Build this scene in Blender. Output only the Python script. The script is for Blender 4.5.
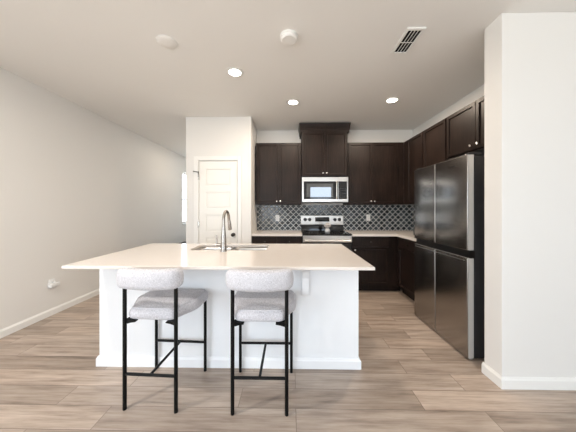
import bpy, bmesh, math, random
from mathutils import Vector, Matrix
R = math.radians
PI = math.pi
for o in list(bpy.data.objects): bpy.data.objects.remove(o, do_unlink=True)
S = bpy.context.scene
COL = S.collection

# ------------------------------------------------------------------ camera
cam = bpy.data.cameras.new('camera'); cam.sensor_width = 36; cam.lens = 36*232/576
cam.shift_x = (288-286)/576; cam.shift_y = -(216-208.5)/576
cam.clip_start = 0.05
camo = bpy.data.objects.new('camera', cam); COL.objects.link(camo)
camo.location = (0, 0, 1.31); camo.rotation_euler = (R(90), 0, R(1.0))
S.camera = camo
# ------------------------------------------------------------------ daylight and exposure
W = bpy.data.worlds.new('daylight'); S.world = W; W.use_nodes = True
bg = W.node_tree.nodes['Background']
_n = W.node_tree.nodes; _l = W.node_tree.links
_tc = _n.new('ShaderNodeTexCoord'); _sp = _n.new('ShaderNodeSeparateXYZ'); _rp = _n.new('ShaderNodeValToRGB')
_ma = _n.new('ShaderNodeMath'); _ma.operation = 'MULTIPLY_ADD'; _ma.inputs[1].default_value = .5; _ma.inputs[2].default_value = .5
_l.new(_tc.outputs['Generated'], _sp.inputs[0]); _l.new(_sp.outputs[2], _ma.inputs[0]); _l.new(_ma.outputs[0], _rp.inputs[0]); _l.new(_rp.outputs[0], bg.inputs[0])
_e = _rp.color_ramp.elements                       # lower half made brighter to light the ceiling, hazy sky above
_e[0].position = .47; _e[0].color = (.94, .98, 1.0, 1); _e[1].position = .52; _e[1].color = (.67, .79, .93, 1)
bg.inputs[1].default_value = 7.6
S.view_settings.view_transform = 'Standard'; S.view_settings.look = 'None'
S.view_settings.gamma = 1; S.view_settings.exposure = 0.07
LAMP_W = 12.0          # each ceiling downlight
LAMP_C = (1.0, 0.83, 0.66)

def portal(name, loc, rot, sx, sy):
    l = bpy.data.lights.new(name, 'AREA'); l.shape = 'RECTANGLE'; l.size = sx; l.size_y = sy
    l.cycles.is_portal = True
    o = bpy.data.objects.new(name, l); COL.objects.link(o); o.location = loc; o.rotation_euler = rot
REAR_Y = -4.2; XE0 = 4.4
RW = [(-2.4, -0.6, 0.3, 2.4), (1.0, 2.15, 1.1, 2.45)]      # rear window openings x0,x1,z0,z1
EW = (-4.0, -2.3, 0.05, 2.45)                                     # unseen window band added in the east wall to light the left wall
LW = (-3.9, -1.0, 0.04, 2.4)                                      # patio opening in the left wall, behind the camera
HW = (6.27, 7.15, 0.9, 2.32)                                    # hall window y0,y1,z0,z1
for x0, x1, z0, z1 in RW:
    portal('window_daylight', ((x0+x1)/2, REAR_Y-0.16, (z0+z1)/2), (R(90), 0, 0), x1-x0, z1-z0)
portal('patio_daylight', (-3.09, (LW[0]+LW[1])/2, (LW[2]+LW[3])/2), (0, R(-90), 0), LW[3]-LW[2], LW[1]-LW[0])
portal('added_east_daylight', (XE0+.16, (EW[0]+EW[1])/2, (EW[2]+EW[3])/2), (0, R(90), 0), EW[3]-EW[2], EW[1]-EW[0])
portal('hall_daylight', (-3.09, (HW[0]+HW[1])/2, (HW[2]+HW[3])/2), (0, R(-90), 0), HW[3]-HW[2], HW[1]-HW[0])

# ------------------------------------------------------------------ materials
def srgb(r, g, b):
    f = lambda c: (c/255/12.92 if c/255 <= .04045 else ((c/255+.055)/1.055)**2.4)
    return (f(r), f(g), f(b), 1)
def mat(name, col, rough=.5, metal=0, **k):
    m = bpy.data.materials.new(name); m.use_nodes = True
    b = m.node_tree.nodes['Principled BSDF']
    b.inputs['Base Color'].default_value = col; b.inputs['Roughness'].default_value = rough
    b.inputs['Metallic'].default_value = metal
    for kk, v in k.items(): b.inputs[kk.replace('_', ' ')].default_value = v
    return m
class NT:
    def __init__(s, m): s.t = m.node_tree; s.b = s.t.nodes['Principled BSDF']
    def n(s, ty, **k):
        n = s.t.nodes.new(ty)
        for a, v in k.items(): setattr(n, a, v)
        return n
    def l(s, a, b): s.t.links.new(a, b)
    def math(s, op, a, b=None, c=None):
        n = s.n('ShaderNodeMath', operation=op)
        for i, v in enumerate((a, b, c)):
            if v is None: continue
            if isinstance(v, (int, float)): n.inputs[i].default_value = v
            else: s.l(v, n.inputs[i])
        return n.outputs[0]
    def ramp(s, fac, stops):
        n = s.n('ShaderNodeValToRGB'); s.l(fac, n.inputs[0])
        e = n.color_ramp.elements
        while len(e) < len(stops): e.new(.5)
        for x, (p, c) in zip(e, stops): x.position = p; x.color = c
        return n.outputs[0]
    def mix(s, fac, a, b, bt='MIX'):
        n = s.n('ShaderNodeMix', data_type='RGBA', blend_type=bt)
        for i, v in ((0, fac), (6, a), (7, b)):
            if isinstance(v, (int, float, tuple)): n.inputs[i].default_value = v
            else: s.l(v, n.inputs[i])
        return n.outputs[2]
    def bump(s, h, strength, dist=.01):
        n = s.n('ShaderNodeBump'); n.inputs['Strength'].default_value = strength; n.inputs['Distance'].default_value = dist
        s.l(h, n.inputs['Height']); s.l(n.outputs[0], s.b.inputs['Normal'])
    def coords(s, scale=(1, 1, 1), loc=(0, 0, 0)):
        tc = s.n('ShaderNodeTexCoord'); mp = s.n('ShaderNodeMapping')
        mp.inputs['Scale'].default_value = scale; mp.inputs['Location'].default_value = loc
        s.l(tc.outputs['Object'], mp.inputs[0]); return mp.outputs[0]
    def noise(s, v, scale, detail=3, rough=.5):
        n = s.n('ShaderNodeTexNoise'); n.inputs['Scale'].default_value = scale
        n.inputs['Detail'].default_value = detail; n.inputs['Roughness'].default_value = rough
        s.l(v, n.inputs['Vector']); return n.outputs[0]

def painted(name, col, rough=.6, tex=140, st=.08):
    m = mat(name, col, rough); t = NT(m); v = t.coords()
    t.bump(t.noise(v, tex, 2), st, .003); return m
M = {}
M['wall'] = painted('wall_paint', srgb(231, 229, 225), .55)
M['ceiling'] = painted('ceiling_paint', srgb(240, 238, 234), .8, 60, .15)
M['trim'] = mat('trim_paint', srgb(238, 237, 233), .32)
M['door'] = mat('door_paint', srgb(238, 236, 230), .35)
M['panel'] = painted('island_panel_paint', srgb(243, 245, 247), .4, 90, .03)
M['black'] = mat('black_steel', (.002, .002, .002, 1), .45, 0, Specular_IOR_Level=.2)
M['blackglass'] = mat('black_glass', (.004, .004, .005, 1), .06)
M['blackplastic'] = mat('black_plastic', (.008, .008, .009, 1), .4)
M['steel'] = mat('stainless_steel', (.62, .60, .57, 1), .28, 1)
M['steelbright'] = mat('bright_trim_metal', (.8, .79, .76, 1), .3, 1)
M['nickel'] = mat('brushed_nickel', (.7, .68, .65, 1), .22, 1)
M['faucet'] = mat('faucet_nickel', (.40, .37, .34, 1), .27, 1)
M['bronze'] = mat('dark_bronze', (.05, .045, .04, 1), .3, .8)
M['plate'] = mat('white_plastic', srgb(240, 240, 238), .35)
M['fridge_body'] = mat('fridge_cabinet_grey', (.035, .035, .037, 1), .4, .2)
M['edge'] = mat('satin_aluminium_edge', (.72, .70, .66, 1), .4, .35)
M['recess'] = mat('dark_recess', (.003, .003, .003, 1), .35)
M['cavity'] = mat('vent_cavity', (.004, .004, .004, 1), .9)

def brushed(name, col, rough):
    m = mat(name, col, rough, 1); t = NT(m); v = t.coords((4, 4, 300))
    n = t.noise(v, 3, 2); t.bump(n, .012, .001)
    r = t.math('MULTIPLY_ADD', n, .12, rough-.06); t.l(r, t.b.inputs['Roughness']); return m
M['fridge'] = brushed('dark_stainless', (.40, .385, .37, 1), .22)

def quartz():
    m = mat('white_quartz', srgb(240, 232, 222), .12); t = NT(m); v = t.coords()
    n = t.noise(v, 320, 2); t.l(t.ramp(n, [(.35, srgb(222, 213, 205)), (.6, srgb(232, 225, 218))]), t.b.inputs['Base Color']); return m
M['quartz'] = quartz()

def espresso():
    m = mat('espresso_stained_wood', (.02, .013, .011, 1), .3); t = NT(m)
    v = t.coords((14, 14, 1.1)); n = t.noise(v, 4, 6, .6)
    v2 = t.coords((1, 1, 1)); n2 = t.noise(v2, 2.6, 2)
    c = t.ramp(n, [(.3, (.0048, .0028, .0024, 1)), (.7, (.028, .0172, .0132, 1))])
    c = t.mix(.4, c, t.ramp(n2, [(.3, (.006, .004, .0034, 1)), (.75, (.038, .0235, .018, 1))]))
    t.l(c, t.b.inputs['Base Color'])
    t.l(t.math('MULTIPLY_ADD', n, .2, .32), t.b.inputs['Roughness'])
    t.b.inputs['Specular IOR Level'].default_value = .22
    t.bump(n, .06, .002); return m
M['wood'] = espresso()

def floor_mat():
    m = mat('wood_look_plank_tile', (.3, .22, .17, 1), .35); t = NT(m)
    PW, PL = .168, 1.22
    tc = t.n('ShaderNodeTexCoord'); sep = t.n('ShaderNodeSeparateXYZ'); t.l(tc.outputs['Object'], sep.inputs[0])
    x, y = sep.outputs[0], sep.outputs[1]
    yr = t.math('DIVIDE', t.math('ADD', y, 10*PW-1.52+PW*9), PW)     # a joint line runs at y = 1.52
    row = t.math('FLOOR', yr); fy = t.math('FRACT', yr)
    odd = t.math('MODULO', row, 2)
    jit = t.n('ShaderNodeTexWhiteNoise', noise_dimensions='1D'); t.l(row, jit.inputs['W'])
    off = t.math('ADD', t.math('MULTIPLY', odd, .30), t.math('MULTIPLY', jit.outputs[0], .10))
    xr = t.math('DIVIDE', t.math('ADD', t.math('ADD', x, off), 12.2-.04), PL)
    cell = t.math('FLOOR', xr); fx = t.math('FRACT', xr)
    comb = t.n('ShaderNodeCombineXYZ'); t.l(cell, comb.inputs[0]); t.l(row, comb.inputs[1])
    wn = t.n('ShaderNodeTexWhiteNoise', noise_dimensions='3D'); t.l(comb.outputs[0], wn.inputs['Vector'])
    rnd = wn.outputs[0]
    # grain along x, shifted for each plank
    g = t.n('ShaderNodeCombineXYZ')
    t.l(t.math('MULTIPLY_ADD', rnd, 37.0, t.math('MULTIPLY', x, 1.6)), g.inputs[0])
    t.l(t.math('MULTIPLY', y, 17.0), g.inputs[1]); t.l(t.math('MULTIPLY', rnd, 11.0), g.inputs[2])
    n1 = t.noise(g.outputs[0], 1.3, 6, .62)
    g2 = t.n('ShaderNodeCombineXYZ')
    t.l(t.math('MULTIPLY_ADD', rnd, 13.0, t.math('MULTIPLY', x, 2.2)), g2.inputs[0]); t.l(t.math('MULTIPLY', y, 7.0), g2.inputs[1])
    n2 = t.noise(g2.outputs[0], 1.1, 3, .5)
    c = t.ramp(n1, [(.30, srgb(120, 104, 93)), (.47, srgb(172, 156, 142)), (.70, srgb(204, 190, 177))])
    c = t.mix(t.math('MULTIPLY', n2, .7), c, srgb(178, 162, 149))
    g3 = t.n('ShaderNodeCombineXYZ')
    t.l(t.math('MULTIPLY_ADD', rnd, 7.0, t.math('MULTIPLY', x, 3.2)), g3.inputs[0]); t.l(t.math('MULTIPLY', y, 75.0), g3.inputs[1])
    n3 = t.noise(g3.outputs[0], 1.0, 4, .65)
    c = t.mix(.8, c, t.ramp(n3, [(.3, (.80, .78, .76, 1)), (.5, (1, 1, 1, 1)), (.75, (1.08, 1.08, 1.08, 1))]), 'MULTIPLY')
    tint = t.ramp(rnd, [(0, (.80, .78, .76, 1)), (.5, (1, 1, 1, 1)), (1, (1.12, 1.10, 1.08, 1))])
    c = t.mix(1.0, c, tint, 'MULTIPLY')
    ey = t.math('MULTIPLY', t.math('MINIMUM', fy, t.math('SUBTRACT', 1, fy)), PW)
    ex = t.math('MULTIPLY', t.math('MINIMUM', fx, t.math('SUBTRACT', 1, fx)), PL)
    e = t.math('MINIMUM', ex, ey)
    gm = t.math('LESS_THAN', e, .0017)
    c = t.mix(gm, c, srgb(120, 106, 96)); t.l(c, t.b.inputs['Base Color'])
    t.l(t.math('MULTIPLY_ADD', n1, .2, .28), t.b.inputs['Roughness'])
    h = t.math('ADD', t.math('MULTIPLY', n1, .15), t.math('MINIMUM', t.math('DIVIDE', e, .004), 1.0))
    t.bump(h, .25, .002); return m
M['floor'] = floor_mat()

def lattice():
    m = mat('lattice_tile', (.05, .06, .07, 1), .12); t = NT(m)
    tc = t.n('ShaderNodeTexCoord'); sep = t.n('ShaderNodeSeparateXYZ'); t.l(tc.outputs['Object'], sep.inputs[0])
    p = .1
    xx = t.math('ADD', sep.outputs[0], sep.outputs[1]); zz = sep.outputs[2]
    a = t.math('DIVIDE', t.math('ADD', xx, zz), p); b = t.math('DIVIDE', t.math('SUBTRACT', xx, zz), p)
    w = lambda q, o: t.math('MULTIPLY_ADD', t.math('SINE', t.math('MULTIPLY', o, 2*PI)), .022, q)
    a2, b2 = w(a, b), w(b, a)
    fa, fb = t.math('FRACT', a2), t.math('FRACT', b2)
    ea = t.math('MINIMUM', fa, t.math('SUBTRACT', 1, fa)); eb = t.math('MINIMUM', fb, t.math('SUBTRACT', 1, fb))
    e = t.math('MINIMUM', ea, eb)
    comb = t.n('ShaderNodeCombineXYZ'); t.l(t.math('FLOOR', a2), comb.inputs[0]); t.l(t.math('FLOOR', b2), comb.inputs[1])
    wn = t.n('ShaderNodeTexWhiteNoise', noise_dimensions='3D'); t.l(comb.outputs[0], wn.inputs['Vector'])
    c = t.ramp(wn.outputs[0], [(0, (.026, .032, .037, 1)), (.6, (.06, .072, .082, 1)), (1, (.10, .118, .13, 1))])
    g = t.math('LESS_THAN', e, .07)
    t.l(t.mix(g, c, srgb(206, 207, 204)), t.b.inputs['Base Color'])
    t.l(t.math('MULTIPLY_ADD', g, .5, .1), t.b.inputs['Roughness'])
    n = t.noise(t.coords(), 14, 2)
    h = t.math('ADD', t.math('MINIMUM', t.math('MULTIPLY', e, 5), 1.0), t.math('MULTIPLY', n, .9))
    t.bump(h, .5, .004); return m
M['lattice'] = lattice()

def fabric(name, col, dark):
    m = mat(name, col, .95); t = NT(m)
    a = t.noise(t.coords((110, 110, 620)), 1, 2); b = t.noise(t.coords((620, 110, 110)), 1, 2)
    n = t.math('ADD', t.math('MULTIPLY', a, .5), t.math('MULTIPLY', b, .5))
    t.l(t.ramp(n, [(.36, dark), (.6, col)]), t.b.inputs['Base Color'])
    t.b.inputs['Sheen Weight'].default_value = .2
    t.bump(n, .5, .003); return m
M['fabric'] = fabric('oatmeal_boucle', srgb(218, 217, 221), srgb(168, 166, 171))

def emit(name, col, st):
    m = mat(name, (1, 1, 1, 1), .5); b = m.node_tree.nodes['Principled BSDF']
    b.inputs['Emission Color'].default_value = col; b.inputs['Emission Strength'].default_value = st; return m
M['lens'] = emit('lit_lamp_lens', (1, .93, .82, 1), 14)
M['display'] = mat('dark_display', (.004, .005, .007, 1), .1)
def glass():
    m = bpy.data.materials.new('window_glass'); m.use_nodes = True; t = m.node_tree; t.nodes.clear()
    o = t.nodes.new('ShaderNodeOutputMaterial'); mx = t.nodes.new('ShaderNodeMixShader')
    a = t.nodes.new('ShaderNodeBsdfTransparent'); g = t.nodes.new('ShaderNodeBsdfGlossy'); g.inputs['Roughness'].default_value = .02
    lw = t.nodes.new('ShaderNodeLayerWeight'); lw.inputs[0].default_value = .5
    pw = t.nodes.new('ShaderNodeMath'); pw.operation = 'POWER'; pw.inputs[1].default_value = 5; t.links.new(lw.outputs['Facing'], pw.inputs[0])
    f = t.nodes.new('ShaderNodeMath'); f.operation = 'MULTIPLY_ADD'; f.inputs[1].default_value = .6; f.inputs[2].default_value = .04
    t.links.new(pw.outputs[0], f.inputs[0]); t.links.new(f.outputs[0], mx.inputs[0]); t.links.new(a.outputs[0], mx.inputs[1]); t.links.new(g.outputs[0], mx.inputs[2])
    t.links.new(mx.outputs[0], o.inputs[0]); return m
M['glass'] = glass()
M['mwglass'] = mat('oven_window_glass', (.012, .014, .017, 1), .01, 0, Specular_IOR_Level=1.0, IOR=1.75)
M['vase'] = mat('silvered_glass_vase', (.72, .73, .74, 1), .2, .35)
M['sprig'] = mat('pale_dried_flower', srgb(196, 190, 186), .8)

# ------------------------------------------------------------------ mesh helpers
def B(): return bmesh.new()
def box(bm, a, b, bev=0, seg=2):
    a, b = [min(p, q) for p, q in zip(a, b)], [max(p, q) for p, q in zip(a, b)]
    r = bmesh.ops.create_cube(bm, size=1)['verts']
    for v in r: v.co = Vector([(a[i]+b[i])/2 + v.co[i]*(b[i]-a[i]) for i in range(3)])
    if bev:
        es = list({e for v in r for e in v.link_edges})
        bmesh.ops.bevel(bm, geom=es, offset=bev, segments=seg, affect='EDGES', profile=.6)
    return bm
def cyl(bm, p, q, r, r2=None, seg=20):
    p, q = Vector(p), Vector(q); d = q-p
    mt = Matrix.Translation((p+q)/2) @ d.to_track_quat('Z', 'Y').to_matrix().to_4x4()
    bmesh.ops.create_cone(bm, cap_ends=True, segments=seg, radius1=r, radius2=r if r2 is None else r2, depth=d.length, matrix=mt); return bm
def tube(bm, pts, rad, seg=14):
    pts = [Vector(p) for p in pts]; n = len(pts); rings = []
    up = None
    for i, p in enumerate(pts):
        d = (pts[min(i+1, n-1)] - pts[max(i-1, 0)]).normalized()
        if up is None: up = d.orthogonal().normalized()
        up = (up - d*up.dot(d)).normalized(); s = d.cross(up)
        r = rad[i] if isinstance(rad, (list, tuple)) else rad
        rings.append([bm.verts.new(p + (up*math.cos(2*PI*k/seg) + s*math.sin(2*PI*k/seg))*r) for k in range(seg)])
    for A, C in zip(rings, rings[1:]):
        for k in range(seg): bm.faces.new((A[k], A[(k+1) % seg], C[(k+1) % seg], C[k]))
    bm.faces.new(rings[0][::-1]); bm.faces.new(rings[-1]); return bm
def lathe(bm, prof, c=(0, 0, 0), seg=28, axis='Z', closed=False):
    rings = []
    for r, z in prof:
        ring = []
        for k in range(seg):
            a = 2*PI*k/seg; v = Vector((r*math.cos(a), r*math.sin(a), z))
            if axis == 'Y': v = Vector((v.x, -v.z, v.y))     # profile axis points to -y
            ring.append(bm.verts.new(v+Vector(c)))
        rings.append(ring)
    for A, C in zip(rings, rings[1:] + (rings[:1] if closed else [])):
        for k in range(seg): bm.faces.new((A[k], A[(k+1) % seg], C[(k+1) % seg], C[k]))
    if closed: return bm
    bm.faces.new(rings[0][::-1]); bm.faces.new(rings[-1]); return bm
def prism(bm, poly, z0, z1):
    A = [bm.verts.new((x, y, z0)) for x, y in poly]; C = [bm.verts.new((x, y, z1)) for x, y in poly]
    n = len(poly)
    for k in range(n): bm.faces.new((A[k], A[(k+1) % n], C[(k+1) % n], C[k]))
    bm.faces.new(A[::-1]); bm.faces.new(C); return bm
def obj(name, bm, m, parent=None, smooth=None):
    bmesh.ops.recalc_face_normals(bm, faces=bm.faces)
    me = bpy.data.meshes.new(name); bm.to_mesh(me); bm.free()
    me.materials.append(M[m])
    if smooth is not None:
        me.polygons.foreach_set('use_smooth', [True]*len(me.polygons))
        me.set_sharp_from_angle(angle=R(smooth))
    o = bpy.data.objects.new(name, me); COL.objects.link(o)
    if parent is not None: o.parent = parent
    return o
def tag(o, label, cat, group=None):
    o['label'] = label; o['category'] = cat
    if group: o['group'] = group
    return o
def thing(name, label, cat, loc=(0, 0, 0), rz=0, group=None):
    o = bpy.data.objects.new(name, None); COL.objects.link(o); o.empty_display_size = .1
    o.location = loc; o.rotation_euler = (0, 0, rz); return tag(o, label, cat, group)
def struct(name, bm, m, parent=None, smooth=None):
    o = obj(name, bm, m, parent, smooth)
    if parent is None: o['kind'] = 'structure'
    return o

# ------------------------------------------------------------------ room shell
CH = 2.74; XL = -2.93; XR = 2.23; YB = 4.25; XE = 4.4; YF = 8.2
SX, SY0, SY1 = 1.548, 1.722, 1.878            # partition end beside the refrigerator
PX0, PX1, PY = -1.626, -.606, 3.6           # pantry box
struct('floor', box(B(), (XL-.15, REAR_Y-.15, -.1), (XE+.15, YF+.15, 0)), 'floor')
struct('ceiling', box(B(), (XL-.15, REAR_Y-.15, CH), (XE+.15, YF+.15, CH+.1)), 'ceiling')
b = B()
ys = REAR_Y-.15
for y0, y1, z0, z1 in (LW, HW):
    box(b, (XL-.15, ys, 0), (XL, y0, CH)); ys = y1
    box(b, (XL-.15, y0, 0), (XL, y1, z0)); box(b, (XL-.15, y0, z1), (XL, y1, CH))
box(b, (XL-.15, ys, 0), (XL, YF+.15, CH))
struct('wall_left', b, 'wall')
struct('wall_back', box(B(), (PX1, YB, 0), (XR+.15, YB+.12, CH)), 'wall')
struct('wall_right', box(B(), (XR, SY1, 0), (XR+.15, YB, CH)), 'wall')
struct('wall_partition', box(B(), (SX, SY0, 0), (XE, SY1, CH), .006), 'wall')
y0, y1, z0, z1 = EW
b = B(); box(b, (XE, REAR_Y, 0), (XE+.15, y0, CH)); box(b, (XE, y1, 0), (XE+.15, SY1, CH)); box(b, (XE, y0, 0), (XE+.15, y1, z0)); box(b, (XE, y0, z1), (XE+.15, y1, CH))
struct('wall_east', b, 'wall')
b = B()                                       # pantry box, with the door opening in its front
DX0, DX1, DZ = -1.423, -.817, 2.055
box(b, (PX0, PY, 0), (DX0, PY+.11, CH)); box(b, (DX1, PY, 0), (PX1, PY+.11, CH)); box(b, (DX0, PY, DZ), (DX1, PY+.11, CH))
box(b, (PX0, PY+.11, 0), (PX0+.11, YF, CH)); box(b, (PX1-.11, PY+.11, 0), (PX1, YB+.12, CH))
struct('wall_pantry', b, 'wall')
struct('wall_hall', box(B(), (XL, YF, 0), (PX0+.2, YF+.15, CH)), 'wall')
b = B(); xs = XL-.15
for x0, x1, z0, z1 in RW:
    box(b, (xs, REAR_Y-.15, 0), (x0, REAR_Y, CH)); box(b, (x0, REAR_Y-.15, z1), (x1, REAR_Y, CH))
    box(b, (x0, REAR_Y-.15, 0), (x1, REAR_Y, z0)); xs = x1
box(b, (xs, REAR_Y-.15, 0), (XE+.15, REAR_Y, CH)); struct('wall_rear', b, 'wall')

def baseboard(name, pts):
    """profile swept along a polyline; the room is on the left of the direction of travel"""
    prof = [(0, 0), (.016, 0), (.016, .064), (.010, .074), (.006, .082), (0, .082)]
    P = [Vector(p) for p in pts]; bm = B(); rings = []
    for i, p in enumerate(P):
        nn = []
        for a, c in ((i-1, i), (i, i+1)):
            if a < 0 or c >= len(P): continue
            d = (P[c]-P[a]).normalized(); nn.append(Vector((-d.y, d.x)))
        n = nn[0] if len(nn) == 1 else (nn[0]+nn[1])/(1+nn[0].dot(nn[1]))
        rings.append([bm.verts.new((p.x+n.x*u, p.y+n.y*u, v+.001)) for u, v in prof])
    k = len(prof)
    for A, C in zip(rings, rings[1:]):
        for j in range(k): bm.faces.new((A[j], A[(j+1) % k], C[(j+1) % k], C[j]))
    bm.faces.new(rings[0][::-1]); bm.faces.new(rings[-1])
    return bm
g = .0005
struct('baseboard_left', baseboard('b', [(XL+g, YF-.05), (XL+g, LW[1]+.08)]), 'trim')
struct('baseboard_partition', baseboard('b', [(XE-.02, SY0-g), (SX-g, SY0-g), (SX-g, SY1+.005)]), 'trim')
struct('baseboard_pantry', baseboard('b', [(DX0-.07, PY-g), (PX0-g, PY-g), (PX0-g, YF-.05)]), 'trim')

# pantry door
d = thing('door_1', 'white five panel pantry door with dark knob', 'door', (DX0, PY, 0)); d['kind'] = 'structure'
w = DX1-DX0
b = B(); box(b, (.004, .012, .008), (w-.004, .047, DZ-.005))
obj('backing_slab', b, 'door', d)
b = B(); f0, f1 = .0, .0125                        # stiles, rails and raised fields in front of the slab
st = .112; tops = [1.925-.357*i for i in range(5)]; ph = .258
box(b, (.004, f0, .008), (st, f1, DZ-.005), .003); box(b, (w-st, f0, .008), (w-.004, f1, DZ-.005), .003)
zz = [DZ-.005]
for t_ in tops: zz += [t_, t_-ph]
zz += [.008]
for k in range(0, len(zz), 2): box(b, (st-.003, f0, zz[k+1]), (w-st+.003, f1, zz[k]), .003)
for t_ in tops: box(b, (st+.022, f0+.004, t_-ph+.022), (w-st-.022, f1+.002, t_-.022), .004)
obj('panel_frame', b, 'door', d)
b = B()
for a, c in (((-.075, -.018, 0), (-.004, -.0005, DZ+.07)), ((w+.004, -.018, 0), (w+.06, -.0005, DZ+.07)), ((-.004, -.018, DZ+.004), (w+.004, -.0005, DZ+.07))):
    box(b, a, c, .004)
obj('casing', b, 'trim', d)
kx = w-.062
b = B(); lathe(b, [(.027, 0), (.027, .006), (.012, .010), (.012, .035), (.020, .040), (.028, .052), (.027, .066), (.015, .074)], (kx, 0, .905), axis='Y')
k = obj('knob', b, 'bronze', d, 40); k['label'] = 'dark bronze door knob'
for hz in (1.80, 1.06, .25):
    hb = cyl(B(), (-.001, -.022, hz-.045), (-.001, -.022, hz+.045), .0065); box(hb, (-.004, -.0225, hz-.045), (.012, .004, hz+.045))
    obj('hinge', hb, 'nickel', d)
b = B(); cyl(b, (-.001, -.024, 1.80), (-.001, -.024, 1.885), .006); cyl(b, (-.001, -.024, 1.875), (-.07, -.04, 1.885), .006); cyl(b, (-.07, -.04, 1.885), (-.074, -.041, 1.885), .012)
obj('hinge_stop', b, 'bronze', d)

# windows
def window(name, loc, rz, w, h, wall_t, rails):
    """opening w x h, seen from the room side (local -y); origin at the lower left of the opening"""
    r = thing(name, 'white framed window', 'window', loc, rz); r['kind'] = 'structure'
    b = B(); t = .045; ya, yb = .06, .12
    box(b, (0, ya, 0), (t, yb, h)); box(b, (w-t, ya, 0), (w, yb, h)); box(b, (t, ya, 0), (w-t, yb, t)); box(b, (t, ya, h-t), (w-t, yb, h))
    for kind, p in rails:
        if kind == 'h': box(b, (t, ya+.005, p-.02), (w-t, yb-.005, p+.02))
        else: box(b, (p-.03, ya+.005, t), (p+.03, yb-.005, h-t))
    obj('window_frame', b, 'trim', r)
    obj('pane', box(B(), (t, .088, t), (w-t, .092, h-t)), 'glass', r)
    obj('window_sill', box(B(), (-.04, -.035, -.03), (w+.04, .055, -.001), .004), 'trim', r)
# left wall: room side is +x ; local -y -> +x  => rotate +90
y0, y1, z0, z1 = HW
window('window_1', (XL, y0, z0), R(90), y1-y0, z1-z0, .15, [('h', (z1-z0)*.47)])
y0, y1, z0, z1 = LW
window('window_4', (XL, y0, z0), R(90), y1-y0, z1-z0, .15, [('v', (y1-y0)/2)])
y0, y1, z0, z1 = EW
window('window_5', (XE, y1, z0), R(-90), y1-y0, z1-z0, .15, [('v', (y1-y0)/3), ('v', (y1-y0)*2/3)])  # added window, out of view, throws daylight onto the left wall
for i, (x0, x1, z0, z1) in enumerate(RW):      # rear wall: room side is +y => rotate 180
    window('window_%d' % (i+2), (x1, REAR_Y, z0), R(180), x1-x0, z1-z0, .15, [('v', (x1-x0)/2)] if i == 0 else [])

# ------------------------------------------------------------------ cabinets
def shaker(w, h, t=.02, fr=.055, dep=.013):
    bm = B(); box(bm, (0, -t, 0), (w, 0, h))
    bm.normal_update()
    f = [f for f in bm.faces if f.normal.y < -.9][0]
    if fr:
        bmesh.ops.inset_region(bm, faces=[f], thickness=fr, depth=0)
        bmesh.ops.inset_region(bm, faces=[f], thickness=.006, depth=-dep)
    es = [e for e in bm.edges if all(abs(v.co.y+t) < 1e-5 for v in e.verts) and len([1 for v in e.verts if v.co.x in (0,) or abs(v.co.x-w) < 1e-5 or abs(v.co.z) < 1e-5 or abs(v.co.z-h) < 1e-5]) == 2]
    bmesh.ops.bevel(bm, geom=es, offset=.0025, segments=2, affect='EDGES')
    return bm
def knob_bm(x, z, y=-.02):
    return lathe(B(), [(.006, 0), (.006, .012), (.011, .017), (.0145, .022), (.0145, .027), (.009, .031)], (x, y, z), 18, 'Y')
def front(par, name, x0, x1, z0, z1, kn=None, fr=.055, mt='wood', km='nickel'):
    o = obj(name, shaker(x1-x0, z1-z0, fr=fr), mt, par); o.location = (x0, -.001, z0)
    if kn:
        k = obj('knob', knob_bm(kn[0]-x0, kn[1]-z0), km, o, 40); k['label'] = 'small brushed nickel knob'
    return o
def cabinet(name, label, loc, rz, w, d, h, group=None):
    r = thing(name, label, 'cabinet', loc, rz, group)
    return r
G = .003
# wall cabinet left of the microwave
def wall_cab(label, loc, rz, w, d, h, doors, knobs, group='dark upper kitchen cabinets', extra=None):
    r = cabinet('wall_cabinet', label, loc, rz, w, d, h, group)
    obj('body', box(B(), (0, 0, 0), (w, d, h)), 'wood', r)
    for (x0, x1), kx in zip(doors, knobs):
        front(r, 'door', x0, x1, .012, h-.012, (kx, .055))
    return r
UZ0, UZ1 = 1.375, 2.424
UY = 3.94
w = .77
wall_cab('dark two door upper cabinet left of the microwave, beside the pantry wall', (-.578, UY, UZ0), 0, w, YB-UY-.002, UZ1-UZ0,
         [(.012, w/2-.0015), (w/2+.0015, w-.012)], [w/2-.03, w/2+.03])
w = .845
r = wall_cab('dark two door upper cabinet right of the microwave, above the wall outlet', (.965, UY, UZ0), 0, w, YB-UY-.002, UZ1-UZ0,
         [(.012, w/2-.0015), (w/2+.0015, w-.012)], [w/2-.03, w/2+.03])
obj('corner_filler', box(B(), (w+.001, -.002, 0), (1.914-.965, .03, UZ1-UZ0)), 'wood', r)
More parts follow.
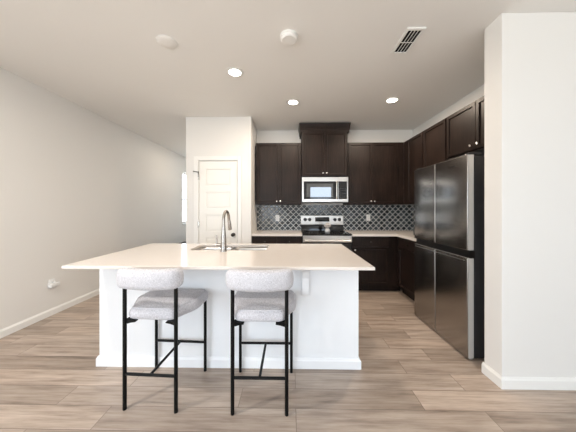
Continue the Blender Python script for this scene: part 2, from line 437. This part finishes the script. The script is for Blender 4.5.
# over the microwave, deeper and taller, with a crown
MX0, MW = .197, .762
r = cabinet('wall_cabinet', 'tall dark cabinet with crown moulding directly above the microwave', (MX0, 3.885, 1.842), 0, MW, .36, .75, 'dark upper kitchen cabinets')
obj('body', box(B(), (0, 0, 0), (MW, YB-3.885-.002, .80)), 'wood', r)
front(r, 'door', .012, MW/2-.0015, .014, .745, (MW/2-.03, .055)); front(r, 'door', MW/2+.0015, MW-.012, .014, .745, (MW/2+.03, .055))
b = B()
prof = [(0, .735), (-.024, .735), (-.026, .77), (-.034, .79), (-.036, .845), (-.042, .865), (-.047, .884), (0, .884)]
def crown(bm, w, d, prof):
    rings = []
    for px, py, sx, sy in ((0, d, -1, 0), (0, 0, -1, 1), (w, 0, 1, 1), (w, d, 1, 0)):
        rings.append([bm.verts.new((px + sx*(-u)*1.0, py + (u if sy else 0), z)) for u, z in prof])
    k = len(prof)
    for A, C in zip(rings, rings[1:]):
        for j in range(k): bm.faces.new((A[j], A[(j+1) % k], C[(j+1) % k], C[j]))
    bm.faces.new(rings[0][::-1]); bm.faces.new(rings[-1]); return bm
obj('crown_moulding', crown(b, MW, YB-3.885-.004, prof), 'wood', r)
# right wall uppers
UX = 1.915
wall_cab('dark tall upper cabinet on the right wall in the corner, left of the refrigerator', (UX, 3.938, UZ0), R(-90), .592, XR-UX-.002, UZ1-UZ0,
         [(.153, .583)], [.55])
w = .49
r = cabinet('wall_cabinet', 'single door dark cabinet on the right wall between corner cabinet and the pair above refrigerator', (UX, 3.344, 1.82), R(-90), w, .3, .59, 'dark upper kitchen cabinets')
obj('body', box(B(), (0, 0, 0), (w-.003, XR-UX-.002, UZ1-1.82)), 'wood', r)
front(r, 'door', .008, w-.012, .01, UZ1-1.82-.012, (w-.05, .05))
w = .90
r = cabinet('wall_cabinet', 'short dark two door cabinet above the refrigerator', (UX, 2.855, 1.912), R(-90), w, .3, .5, 'dark upper kitchen cabinets')
obj('body', box(B(), (0, 0, 0), (w, XR-UX-.002, UZ1-1.912)), 'wood', r)
front(r, 'door', .012, w/2-.0015, .01, UZ1-1.912-.012, (w/2-.045, .05)); front(r, 'door', w/2+.0015, w-.012, .01, UZ1-1.912-.012, (w/2+.045, .05))

# base cabinets
BY = 3.655
def base_cab(label, loc, rz, w, d, cols, filler=None):
    r = cabinet('base_cabinet', label, loc, rz, w, d, .876, 'dark base kitchen cabinets')
    b = B(); box(b, (0, 0, .105), (w, d, .876)); obj('body', b, 'wood', r)
    obj('toe_kick', box(B(), (0, .07, .001), (w, d, .1045)), 'wood', r)
    for x0, x1, side in cols:
        front(r, 'drawer', x0, x1, .715, .862, ((x0+x1)/2, .788), fr=0, km='bronze')  # darker metal on the drawer knobs stands in for their shade
        kx = x0+.035 if side < 0 else x1-.035
        front(r, 'door', x0, x1, .118, .708, (kx, .665))
    return r
base_cab('dark base cabinet left of the range, against the pantry wall', (PX1+.004, BY, 0), 0, .795, YB-BY-.002, [(.015, .395, 1), (.402, .785, -1)])
r = base_cab('dark base cabinet right of the range with drawer over door', (.966, BY, 0), 0, .60, YB-BY-.002, [(.01, .572, -1)])
obj('corner_filler', box(B(), (.601, .002, .105), (1.685-.966, .022, .876)), 'wood', r)
obj('corner_toe_kick', box(B(), (.601, .07, .001), (1.75-.966, .09, .1045)), 'wood', r)
base_cab('dark base cabinet on the right wall between corner and refrigerator', (1.685, BY-.002, 0), R(-90), .69, XR-1.685-.002, [(.06, .672, -1)])

# countertops
b = box(B(), (PX1+.003, 3.612, .878), (.192, YB-.002, .915), .003)
tag(obj('countertop', b, 'quartz'), 'short white worktop left of the range', 'countertop', 'white perimeter worktops')
b = prism(B(), [(.963, 3.612), (1.648, 3.612), (1.648, 2.965), (XR-.002, 2.965), (XR-.002, YB-.002), (.963, YB-.002)], .878, .915)
tag(obj('countertop', b, 'quartz'), 'L shaped white worktop right of the range running to the refrigerator', 'countertop', 'white perimeter worktops')
# backsplash
b = B(); box(b, (PX1+.002, YB-.010, .9165), (XR-.012, YB-.001, 1.3735)); box(b, (XR-.010, 2.87, .9165), (XR-.001, YB-.011, 1.3735))
tag(obj('tile_backsplash', b, 'lattice'), 'glossy grey lattice tile backsplash between worktop and upper cabinets', 'backsplash')

# outlets
def outlet(label, loc, rz, plug=False):
    r = thing('wall_outlet', label, 'outlet', loc, rz, 'white wall outlets')
    obj('cover_plate', box(B(), (-.036, -.006, -.058), (.036, 0, .058), .002), 'plate', r)
    for z in (-.026, .026):
        o = obj('socket', box(B(), (-.017, -.0085, z-.019), (.017, -.006, z+.019), .002), 'plate', r)
        s = B(); box(s, (-.008, -.0088, z-.002), (-.006, -.0084, z+.008)); box(s, (.006, -.0088, z-.002), (.008, -.0084, z+.008))
        obj('slots', s, 'blackplastic', o)
    return r
outlet('white outlet on the backsplash left of the range', (-.23, YB-.0105, 1.137), 0)
outlet('white outlet on the backsplash right of the range', (1.42, YB-.0105, 1.145), 0)
outlet('white outlet low on the left wall behind a plug-in adapter', (XL+.0005, 2.80, .385), R(90))
r = thing('plug_in_adapter', 'white plug-in adapter in the low outlet on the left wall', 'adapter', (XL+.0095, 2.80, .385), R(90))
obj('housing', box(B(), (-.06, -.05, -.03), (.055, 0, .014), .01, 3), 'plate', r, 40)
obj('scent_vial', lathe(B(), [(.018, .02), (.02, .024), (.014, .034), (.004, .036)], (0, -.025, 0)), 'plate', r, 40)

# ------------------------------------------------------------------ microwave
r = thing('microwave', 'stainless over-the-range microwave under the crowned dark cabinet', 'microwave', (MX0+.001, 3.868, 1.405), 0)
w, h = MW-.002, .434
obj('body', box(B(), (0, .001, 0), (w, YB-3.868-.012, h)), 'fridge_body', r)
dw = w*.785
b = B(); box(b, (0, -.035, .012), (dw, 0, h-.012), .004)
dr = obj('door', b, 'steel', r)
obj('door_bezel', box(B(), (.028, -.039, .06), (dw-.003, -.0352, h-.082), .003), 'blackglass', dr)
obj('window', box(B(), (.075, -.0405, .095), (dw-.085, -.0392, h-.118), .0005), 'mwglass', dr)
b = B(); tube(b, [(dw-.03, -.037, .07), (dw-.03, -.062, .078), (dw-.03, -.066, .10), (dw-.03, -.066, h-.115), (dw-.03, -.062, h-.095), (dw-.03, -.037, h-.088)], .011, 12)
obj('handle', b, 'steelbright', dr, 60)
b = box(B(), (dw+.002, -.035, .012), (w, 0, h-.012), .004); cp = obj('control_panel', b, 'steel', r)
obj('keypad', box(B(), (dw+.005, -.038, .06), (w-.022, -.0352, h-.082), .002), 'blackglass', cp)
obj('clock_display', box(B(), (dw+.03, -.0388, h-.13), (w-.034, -.0381, h-.10)), 'display', cp)
b = B()
for i in range(5):
    for j in range(3): obj('key', box(B(), (dw+.032+j*.034, -.0388, .085+i*.036), (dw+.050+j*.034, -.0381, .100+i*.036)), 'fridge_body', cp)
for z in (h-.010, 0): obj('vent_grille', box(B(), (0, -.03, z), (w, 0, z+.010)), 'blackplastic', r)

# ------------------------------------------------------------------ range
RX, RY = .197, 3.60
r = thing('range', 'freestanding stainless electric range with black glass cooktop', 'stove', (RX, RY, 0), 0)
w, dpt = .762, YB-RY-.014
obj('body', box(B(), (.002, .035, .03), (w-.002, dpt, .897)), 'blackplastic', r)
b = B()
for x in (.04, w-.04):
    for y in (.08, dpt-.06): obj('foot', cyl(B(), (x, y, 0.0005), (x, y, .03), .018), 'blackplastic', r)
b = box(B(), (0, -.004, .8975), (w, dpt-.075, .917), .004); ct = obj('cooktop', b, 'blackglass', r)
for x, y, rr in ((.2, .15, .10), (.56, .15, .085), (.2, .4, .075), (.56, .4, .095)):
    bm = B(); lathe(bm, [(rr-.003, .9171), (rr, .9171), (rr, .9174), (rr-.003, .9174)], (x, y, 0), 40, closed=True); obj('burner_ring', bm, 'fridge_body', ct)
b = box(B(), (.003, 0, .245), (w-.003, .034, .775), .004); dr = obj('oven_door', b, 'blackglass', r)
obj('oven_window', box(B(), (.12, -.0015, .36), (w-.12, -.0003, .65), .0004), 'mwglass', dr)
obj('front_band', box(B(), (.003, -.001, .785), (w-.003, .034, .888), .006), 'steel', r)
b = B(); cyl(b, (.03, -.042, .815), (w-.03, -.042, .815), .014)
for x in (.06, w-.06): cyl(b, (x, -.042, .815), (x, .0, .80), .009)
obj('oven_handle', b, 'steelbright', r, 40)
obj('storage_drawer', box(B(), (.003, 0, .04), (w-.003, .034, .235), .004), 'blackplastic', r)
# control back panel
b = B(); pr = [(dpt-.07, .905), (dpt-.055, 1.02), (dpt, 1.02), (dpt, .905)]
vs = [[b.verts.new((x, y, z)) for y, z in pr] for x in (.004, w-.004)]
for k in range(4): b.faces.new((vs[0][k], vs[0][(k+1) % 4], vs[1][(k+1) % 4], vs[1][k]))
b.faces.new(vs[0][::-1]); b.faces.new(vs[1]); obj('back_riser', b, 'blackglass', r)
bp = obj('control_panel', box(B(), (0, dpt-.062, 1.018), (w, dpt, 1.185), .006), 'steel', r)
obj('panel_cap', box(B(), (0, dpt-.064, 1.1855), (w, dpt, 1.192), .002), 'blackplastic', r)
obj('display', box(B(), (w/2-.128, dpt-.0655, 1.075), (w/2+.128, dpt-.0622, 1.155), .002), 'blackglass', bp)
for x in (.075, .155, w-.155, w-.075):
    b = B(); lathe(b, [(.030, 0), (.030, .006), (.024, .009), (.022, .03), (.017, .034)], (x, dpt-.0622, 1.112), 24, 'Y'); box(b, (x-.004, dpt-.103, 1.094), (x+.004, dpt-.09, 1.13), .001)
    obj('knob', b, 'blackplastic', bp, 40)['label'] = 'black control knob'
# ornament on the cooktop
r = thing('flower_vase', 'small silvery vase of pale flowers standing on the cooktop', 'vase', (.60, RY+.13, .9178), 0)
b = lathe(B(), [(.03, 0), (.036, .003), (.044, .03), (.036, .062), (.028, .07), (.031, .078), (.026, .078), (.024, .068)], (0, 0, 0), 9)
obj('vase_body', b, 'vase', r)
random.seed(4)
b = B()
for i in range(22):
    a = random.uniform(0, 2*PI); rr = random.uniform(.0, .05); z = random.uniform(.095, .165) - rr*.5
    c = (rr*math.cos(a), rr*math.sin(a), z)
    tube(b, [(0, 0, .06), (c[0]*.5, c[1]*.5, .08), c], .0016, 5)
    bmesh.ops.create_icosphere(b, subdivisions=1, radius=random.uniform(.011, .017), matrix=Matrix.Translation(c))
obj('bouquet', b, 'sprig', r)
# small dark canister at the end of the right worktop
r = thing('canister', 'small black canister on the right worktop beside the refrigerator', 'canister', (1.87, 3.46, .9155), 0)
obj('jar', lathe(B(), [(.038, 0), (.041, .003), (.041, .085), (.037, .09)]), 'blackplastic', r, 40)
obj('lid', lathe(B(), [(.040, .0905), (.040, .105), (.02, .11), (.01, .113), (.012, .123), (.006, .127)]), 'bronze', r, 40)

# ------------------------------------------------------------------ refrigerator (faces -x)
FX, FY0, FY1 = 1.530, 2.03, 2.882
r = thing('refrigerator', 'dark stainless four door refrigerator beside the white partition', 'refrigerator', (FX, FY1, 0), R(-90))
w = FY1-FY0; TOP = 1.778; gap = w*.475        # local x: 0 far end .. w near end
obj('body', box(B(), (.006, .066, .015), (w-.006, XR-FX-.02, TOP-.015), .003), 'fridge_body', r)
def fdoor(name, x0, x1, z0, z1):
    o = obj(name, box(B(), (x0, 0, z0), (x1, .012, z1), .005, 3), 'fridge', r, 40)
    e = obj('door_edge', box(B(), (x0+.0012, .0085, z0+.001), (x1-.0012, .058, z1-.001), .004), 'edge', o)
    e['label'] = 'bright metal door edge'
    return o
U0, L1 = .948, .880
du = fdoor('door', 0, gap-.005, U0, TOP); d2 = fdoor('door', gap+.005, w, U0, TOP)
fdoor('door', 0, gap-.005, .014, L1); fdoor('door', gap+.005, w, .014, L1)
b = B(); box(b, (.004, .022, .868), (w-.002, .064, .946)); obj('recessed_grip', b, 'recess', r)
b = B()
for x0, x1 in ((.02, gap-.02), (gap+.02, w-.03)): box(b, (x0, -.0015, L1-.026), (x1, .0005, L1-.0225))
obj('grip_line', b, 'steelbright', r)
b = B(); box(b, (gap-.003, .006, .016), (gap+.003, .05, L1)); box(b, (gap-.003, .006, U0), (gap+.003, .05, TOP)); obj('centre_trim', b, 'steelbright', r)
b = B(); box(b, (.02, .03, .006), (w-.02, .1, .0135)); obj('kick_grille', b, 'recess', r)
b = B()
for x in (.04, w-.03): obj('foot', cyl(B(), (x, .05, 0.0005), (x, .05, .0135), .02), 'steel', r)
b = B()
for x in (.03, w-.03): obj('hinge_cover', box(B(), (x-.025, .02, TOP+.0005), (x+.025, .13, TOP+.02), .004), 'fridge_body', r)
b = B()                                            # faint maker's mark, unreadable in the photograph
for i in range(7):
    x = w-.235+i*.0125
    box(b, (x, -.0008, 1.698), (x+.009, .0003, 1.708))
obj('badge', b, 'blackplastic', d2)

# ------------------------------------------------------------------ island
IX0, IX1, IY0, IY1 = -1.575, .572, 1.572, 2.605
IZ = .892
r = thing('kitchen_island', 'white panelled kitchen island carrying the long white worktop', 'island', (-.5, 1.91, 0), 0)
b = B(); px0, px1, py0, py1 = -1.592+.5, .561+.5, 0, .675
def ring_box(bm, x0, x1, y0, y1, z0, z1, t):
    box(bm, (x0, y0, z0), (x1, y0+t, z1), .002); box(bm, (x0, y1-t, z0), (x1, y1, z1)); box(bm, (x0, y0+t, z0), (x0+t, y1-t, z1)); box(bm, (x1-t, y0+t, z0), (x1, y1-t, z1))
ring_box(b, px0, px1, py0, py1, .001, IZ, .018)
obj('panelling', b, 'panel', r)
b = baseboard('b', [(px1+.0005, py1), (px1+.0005, py0-.0005), (px0-.0005, py0-.0005), (px0-.0005, py1)])
obj('base_moulding', b, 'panel', r)
# corbel under the overhang
b = B()
pr = [(0, IZ), (-.24, IZ), (-.24, .868), (-.2, .86), (-.12, .84), (-.07, .80), (-.05, .75), (-.045, .62), (-.035, .605), (0, .605)]
cx = .125+.5
vs = [[b.verts.new((x, y-.001, z)) for y, z in pr] for x in (cx-.029, cx+.027)]
n = len(pr)
for k in range(n): b.faces.new((vs[0][k], vs[0][(k+1) % n], vs[1][(k+1) % n], vs[1][k]))
b.faces.new(vs[0][::-1]); b.faces.new(vs[1])
obj('corbel', b, 'panel', r)
# worktop with the sink opening
KX0, KX1, KY0, KY1 = -.965, -.225, 2.185, 2.525
def rrect(x0, x1, y0, y1, rad, seg=6):
    P = []
    for cx_, cy_, a0 in ((x1-rad, y1-rad, 0), (x0+rad, y1-rad, 90), (x0+rad, y0+rad, 180), (x1-rad, y0+rad, 270)):
        for k in range(seg+1):
            a = R(a0+90*k/seg); P.append((cx_+rad*math.cos(a), cy_+rad*math.sin(a)))
    return P
def slab_hole(z0, z1, outer, inner, ch=.003):
    bm = B()
    ins = lambda P, d: [(x+(d if x < (IX0+IX1)/2 else -d), y+(d if y < (IY0+IY1)/2 else -d)) for x, y in P]
    loops = []
    for P, z in ((ins(outer, ch), z1), (outer, z1-ch), (outer, z0+ch), (ins(outer, ch), z0)):
        loops.append([bm.verts.new((x, y, z)) for x, y in P])
    it = [bm.verts.new((x, y, z1)) for x, y in inner]; ib = [bm.verts.new((x, y, z0)) for x, y in inner]
    for A, C in zip(loops, loops[1:]):
        for k in range(len(A)): bm.faces.new((A[k], A[(k+1) % len(A)], C[(k+1) % len(A)], C[k]))
    m_ = len(inner)
    for k in range(m_): bm.faces.new((it[k], it[(k+1) % m_], ib[(k+1) % m_], ib[k]))
    for outl, inl in ((loops[0], it), (loops[3], ib)):
        es = []
        for L in (outl, inl):
            for k in range(len(L)):
                e = bm.edges.get((L[k], L[(k+1) % len(L)]))
                es.append(e)
        bmesh.ops.triangle_fill(bm, use_beauty=True, use_dissolve=False, edges=es)
    return bm
outer = [(IX1, IY1), (IX0, IY1), (IX0, IY0), (IX1, IY0)]
b = slab_hole(.8925, .915, outer, rrect(KX0, KX1, KY0, KY1, .05))
tag(obj('countertop', b, 'quartz'), 'long white worktop of the island with sink cut into it', 'countertop')
# sink: two bowls in one pressed shell
r = thing('sink', 'stainless double bowl sink set into the island worktop', 'sink', ((KX0+KX1)/2, (KY0+KY1)/2, .8925), 0)
cx, cy = (KX0+KX1)/2, (KY0+KY1)/2
hw, hd = (KX1-KX0)/2, (KY1-KY0)/2
def bowl(x0, x1, y0, y1, dep):
    bm = B(); loops = []
    for ins, z, rad in ((0, -.001, .05), (0.004, -.03, .05), (.012, -dep+.03, .05), (.03, -dep+.006, .05), (.06, -dep, .04)):
        loops.append([bm.verts.new((x, y, z)) for x, y in rrect(x0+ins, x1-ins, y0+ins, y1-ins, rad)])
    n = len(loops[0])
    for A, C in zip(loops, loops[1:]):
        for k in range(n): bm.faces.new((A[k], A[(k+1) % n], C[(k+1) % n], C[k]))
    bm.faces.new(loops[-1])
    # a little wall thickness
    return bm
for x0, x1 in ((-hw-.005, -.012), (.012, hw+.005)):
    bo = obj('bowl', bowl(x0, x1, -hd-.005, hd+.005, .2), 'steel', r, 50)
    md = bo.modifiers.new('thickness', 'SOLIDIFY'); md.thickness = .0015; md.offset = 1
    obj('drain', lathe(B(), [(.045, -.1995), (.045, -.197), (.03, -.1955), (.012, -.1965)], ((x0+x1)/2, 0, 0)), 'nickel', bo, 40)
b = box(B(), (-.0115, -hd-.004, -.03), (.0115, hd+.004, -.012), .005); obj('divider', b, 'steel', r, 40)
# faucet
r = thing('faucet', 'brushed nickel gooseneck faucet standing in front of the sink', 'faucet', (-.612, 2.125, .9155), 0)
b = lathe(B(), [(.03, 0), (.03, .006), (.0265, .012), (.0255, .06), (.022, .14), (.0165, .21), (.0145, .24)]); obj('body', b, 'faucet', r, 40)
pts = []; rad = []
dirx, diry = .03, 1.0
R0 = .082
for k in range(5): pts.append((0, 0, .22+.065*k/4)); rad.append(.0135)
for k in range(1, 15):
    a = PI*k/15*.98; s = R0*(1-math.cos(a)); pts.append((s*dirx, s*diry, .285+R0*math.sin(a))); rad.append(.0135)
e = pts[-1]
obj('spout', tube(B(), pts+[(e[0]+.001, e[1]+.004, e[2]-.03)], rad+[.0135]), 'faucet', r, 60)
b = B(); tube(b, [(e[0]+.001, e[1]+.004, e[2]-.025), (e[0]+.004, e[1]+.010, e[2]-.06), (e[0]+.007, e[1]+.016, e[2]-.11), (e[0]+.008, e[1]+.018, e[2]-.125)], [.014, .0165, .0185, .017]); obj('spray_head', b, 'faucet', r, 60)
b = B(); cyl(b, (-.022, 0, .06), (-.068, .0, .06), .013); tube(b, [(-.062, 0, .06), (-.064, 0, .08), (-.066, -.002, .15)], [.009, .007, .006], 10); obj('lever', b, 'faucet', r, 40)

# ------------------------------------------------------------------ stools
def make_stool():
    r = bpy.data.objects.new('counter_stool', None); COL.objects.link(r); r.empty_display_size = .1
    BX, FXX, DY = .1725, .2045, .383
    # backrest: padded bolster bent around the sitter
    bm = B(); rings = []; N = 33; K = 24; L = .217
    for i in range(N):
        q = -1+2*i/(N-1); s = math.sin(q*PI/2); x = L*s
        y = -.046 + .052*(x/L)**2
        end = max(0, (abs(x)-(L-.05))/.05); sc = math.sqrt(max(0.0, 1-end**2))
        sc = max(sc, .03)
        hz, ty = .071*(.35+.65*sc) if sc > .05 else .02, .046*sc
        hz = .0645*sc**.6
        ring = []
        for k in range(K):
            a = 2*PI*k/K; ca, sa = math.cos(a), math.sin(a); p = .72
            ring.append(bm.verts.new((x, y+ty*math.copysign(abs(ca)**p, ca), .864+hz*math.copysign(abs(sa)**p, sa))))
        rings.append(ring)
    for A, C in zip(rings, rings[1:]):
        for k in range(K): bm.faces.new((A[k], A[(k+1) % K], C[(k+1) % K], C[k]))
    bm.faces.new(rings[0][::-1]); bm.faces.new(rings[-1])
    obj('backrest', bm, 'fabric', r, 60)
    # seat pad: narrow at the back, wide at the front, soft edge
    outline = []
    def hw(y): 
        t = min(1, max(0, (y-.02)/.2)); t = t*t*(3-2*t); return .165+.074*t
    y0, y1 = .004, .408
    def outl(ins):
        P = []; rad0, rad1 = .036, .055
        a, c = y0+ins, y1-ins
        n = 8
        w0 = hw(y0+.02)-ins; w1 = hw(y1)-ins
        for k in range(n+1):
            an = R(-90+90*k/n); P.append((w0-rad0+rad0*math.cos(an), a+rad0+rad0*math.sin(an)))
        for k in range(1, 12):
            y = a+rad0+(c-rad1-a-rad0)*k/12; P.append((hw(y)-ins, y))
        for k in range(n+1):
            an = R(90*k/n); P.append((w1-rad1+rad1*math.cos(an), c-rad1+rad1*math.sin(an)))
        return P+[(-x, y) for x, y in P[::-1]]
    bm = B(); loops = []
    for ins, z in ((.05, .595), (.016, .597), (.004, .606), (0, .622), (0, .638), (.004, .654), (.014, .667), (.032, .675), (.06, .679), (.10, .680)):
        O = outl(min(ins, .045)); cyy = (y0+y1)/2; k_ = 1-max(0, ins-.045)/.2
        low = lambda y, z: z - .016
        loops.append([bm.verts.new((x*k_, cyy+(y-cyy)*k_, low(y, z))) for x, y in O])
    n = len(loops[0])
    for A, C in zip(loops, loops[1:]):
        for k in range(n): bm.faces.new((A[k], A[(k+1) % n], C[(k+1) % n], C[k]))
    bm.faces.new(loops[0][::-1]); bm.faces.new(loops[-1])
    st = obj('seat', bm, 'fabric', r, 60)
    O = [(x*.97, (y0+y1)/2+(y-(y0+y1)/2)*.97) for x, y in outl(.012)]
    bm = B(); P = [(x, y, .6535) for x, y in O]
    rr = []
    tube(bm, P+[P[0]], .0042, 6); obj('piping', bm, 'fabric', st, 60)
    # frame
    for sx in (-1, 1):
        obj('leg', tube(B(), [(sx*BX, 0, .001), (sx*BX, 0, .4), (sx*BX, 0, .815)], .0122, 14), 'black', r, 60)
        obj('leg', tube(B(), [(sx*FXX, DY, .001), (sx*FXX, DY, .3), (sx*FXX, DY, .584)], .0115, 14), 'black', r, 60)
        bm = B(); vs = []
        for y in (.0, .03):
            vs.append([bm.verts.new((sx*x, y, z)) for x, z in ((BX-.008, .590), (BX-.070, .5765), (BX-.070, .571), (BX-.040, .566), (BX-.008, .556))])
        for k in range(5): bm.faces.new((vs[0][k], vs[0][(k+1) % 5], vs[1][(k+1) % 5], vs[1][k]))
        bm.faces.new(vs[0][::-1]); bm.faces.new(vs[1]); obj('seat_bracket', bm, 'black', r)
    obj('stretcher', cyl(B(), (-BX, 0, .232), (BX, 0, .232), .0095), 'black', r, 40)
    obj('stretcher', cyl(B(), (-FXX, DY, .232), (FXX, DY, .232), .0095), 'black', r, 40)
    obj('centre_stretcher', cyl(B(), (0, 0, .232), (0, DY, .232), .009), 'black', r, 40)
    return r
def copy_tree(o, parent=None):
    c = o.copy(); COL.objects.link(c); c.parent = parent
    for ch in list(o.children): copy_tree(ch, c)
    return c
s1 = make_stool(); s2 = copy_tree(s1)
s1.location = (-.906, 1.487, 0); s1.rotation_euler.z = R(-2.6)
s2.location = (-.194, 1.472, 0)
tag(s1, 'left upholstered counter stool with black legs, toward the pantry end of the island', 'stool', 'counter stools at the island')
tag(s2, 'right upholstered counter stool with black legs, nearer the corbel and refrigerator', 'stool', 'counter stools at the island')

# ------------------------------------------------------------------ ceiling fittings
def downlight(label, x, y, power=1.0, colour=None):
    r = thing('recessed_light', label, 'light', (x, y, CH), 0, 'recessed ceiling lights')
    b = lathe(B(), [(.062, -.0005), (.088, -.0005), (.088, -.004), (.075, -.010), (.062, -.008)], (0, 0, 0), 36, closed=True); 
    obj('trim_ring', b, 'trim', r, 40)
    b = lathe(B(), [(.0615, -.001), (.0615, -.006), (.03, -.0065)], (0, 0, 0), 30); obj('lens', b, 'lens', r, 40)
    l = bpy.data.lights.new('lamp_glow', 'AREA'); l.shape = 'DISK'; l.size = .11; l.energy = LAMP_W*power; l.color = colour or LAMP_C
    o = bpy.data.objects.new('lamp_glow', l); COL.objects.link(o); o.parent = r; o.location = (0, 0, -.014)
downlight('lit recessed ceiling light nearest the camera, left, above the faucet', -.577, 2.42, .62)
downlight('lit recessed ceiling light in the middle, in front of the crowned cabinet', .04, 3.116, 1.3)
downlight('lit recessed ceiling light at right, nearest the refrigerator cabinets', 1.343, 3.08, 1.5)
downlight('recessed ceiling light in the hall behind the pantry box', -2.05, 5.3, .5)
downlight('added unseen ceiling light brightening the left wall, level with the camera', -1.75, .8, 2.2, (1.0, .94, .88))  # lamp added out of view to brighten the left wall
downlight('added unseen ceiling light brightening the left wall, behind the camera', -1.75, -1.2, 1.6, (1.0, .94, .88))  # second added lamp, also unseen, fills the left wall
r = thing('ceiling_disc', 'thin white blank disc on the ceiling at left', 'ceiling disc', (-1.057, 1.974, CH), 0)
obj('cover', lathe(B(), [(.078, -.0005), (.078, -.006), (.072, -.010), (.03, -.011)], seg=40), 'ceiling', r, 40)
obj('rim', lathe(B(), [(.0785, -.0005), (.084, -.0005), (.084, -.006), (.0785, -.006)], seg=40, closed=True), 'trim', r, 40)
r = thing('smoke_detector', 'round white smoke detector on the ceiling above the island', 'smoke detector', (-.009, 1.923, CH), 0)
obj('base', lathe(B(), [(.073, -.0005), (.073, -.012), (.07, -.014), (.066, -.014)], seg=40), 'trim', r, 40)
obj('cover', lathe(B(), [(.068, -.0145), (.068, -.03), (.058, -.04), (.02, -.042)], seg=40), 'ceiling', r, 40)
# air register
r = thing('ceiling_vent', 'white ceiling air register with dark louvre slots', 'vent', (1.0, 2.0, CH), 0)
vw, vl = .075, .155
b = B(); z0, z1 = -.012, -.0005
box(b, (-vw, -vl, z0), (-vw+.022, vl, z1), .003); box(b, (vw-.022, -vl, z0), (vw, vl, z1), .003)
box(b, (-vw+.022, -vl, z0), (vw-.022, -vl+.024, z1), .003); box(b, (-vw+.022, vl-.024, z0), (vw-.022, vl, z1), .003)
obj('frame', b, 'trim', r)
obj('backing', box(B(), (-vw+.02, -vl+.02, -.002), (vw-.02, vl-.02, -.0006)), 'cavity', r)
for k in range(3):
    x = -vw+.022+.0265*(k+1)
    b = B(); vs = [b.verts.new(p) for p in ((x-.004, -vl+.024, -.0115), (x+.001, -vl+.024, -.0115), (x+.005, -vl+.024, -.003), (x, -vl+.024, -.003))]
    ws = [b.verts.new(v.co+Vector((0, 2*vl-.048, 0))) for v in vs]
    for j in range(4): b.faces.new((vs[j], vs[(j+1) % 4], ws[(j+1) % 4], ws[j]))
    b.faces.new(vs[::-1]); b.faces.new(ws)
    obj('louvre', b, 'trim', r)
obj('cross_bar', box(B(), (-vw+.022, -.005, -.0125), (vw-.022, .005, -.0117)), 'trim', r)
# low dark bench under the hall window
r = thing('low_bench', 'dark low bench against the hall wall beyond the island', 'bench', (XL+.24, 5.9, 0), 0)
obj('seat', box(B(), (-.2, -.45, .36), (.2, .45, .41), .008), 'wood', r)
for sx in (-1, 1):
    for sy in (-1, 1): obj('leg', box(B(), (sx*.18-.02, sy*.42-.02, .001), (sx*.18+.02, sy*.42+.02, .3595)), 'wood', r)
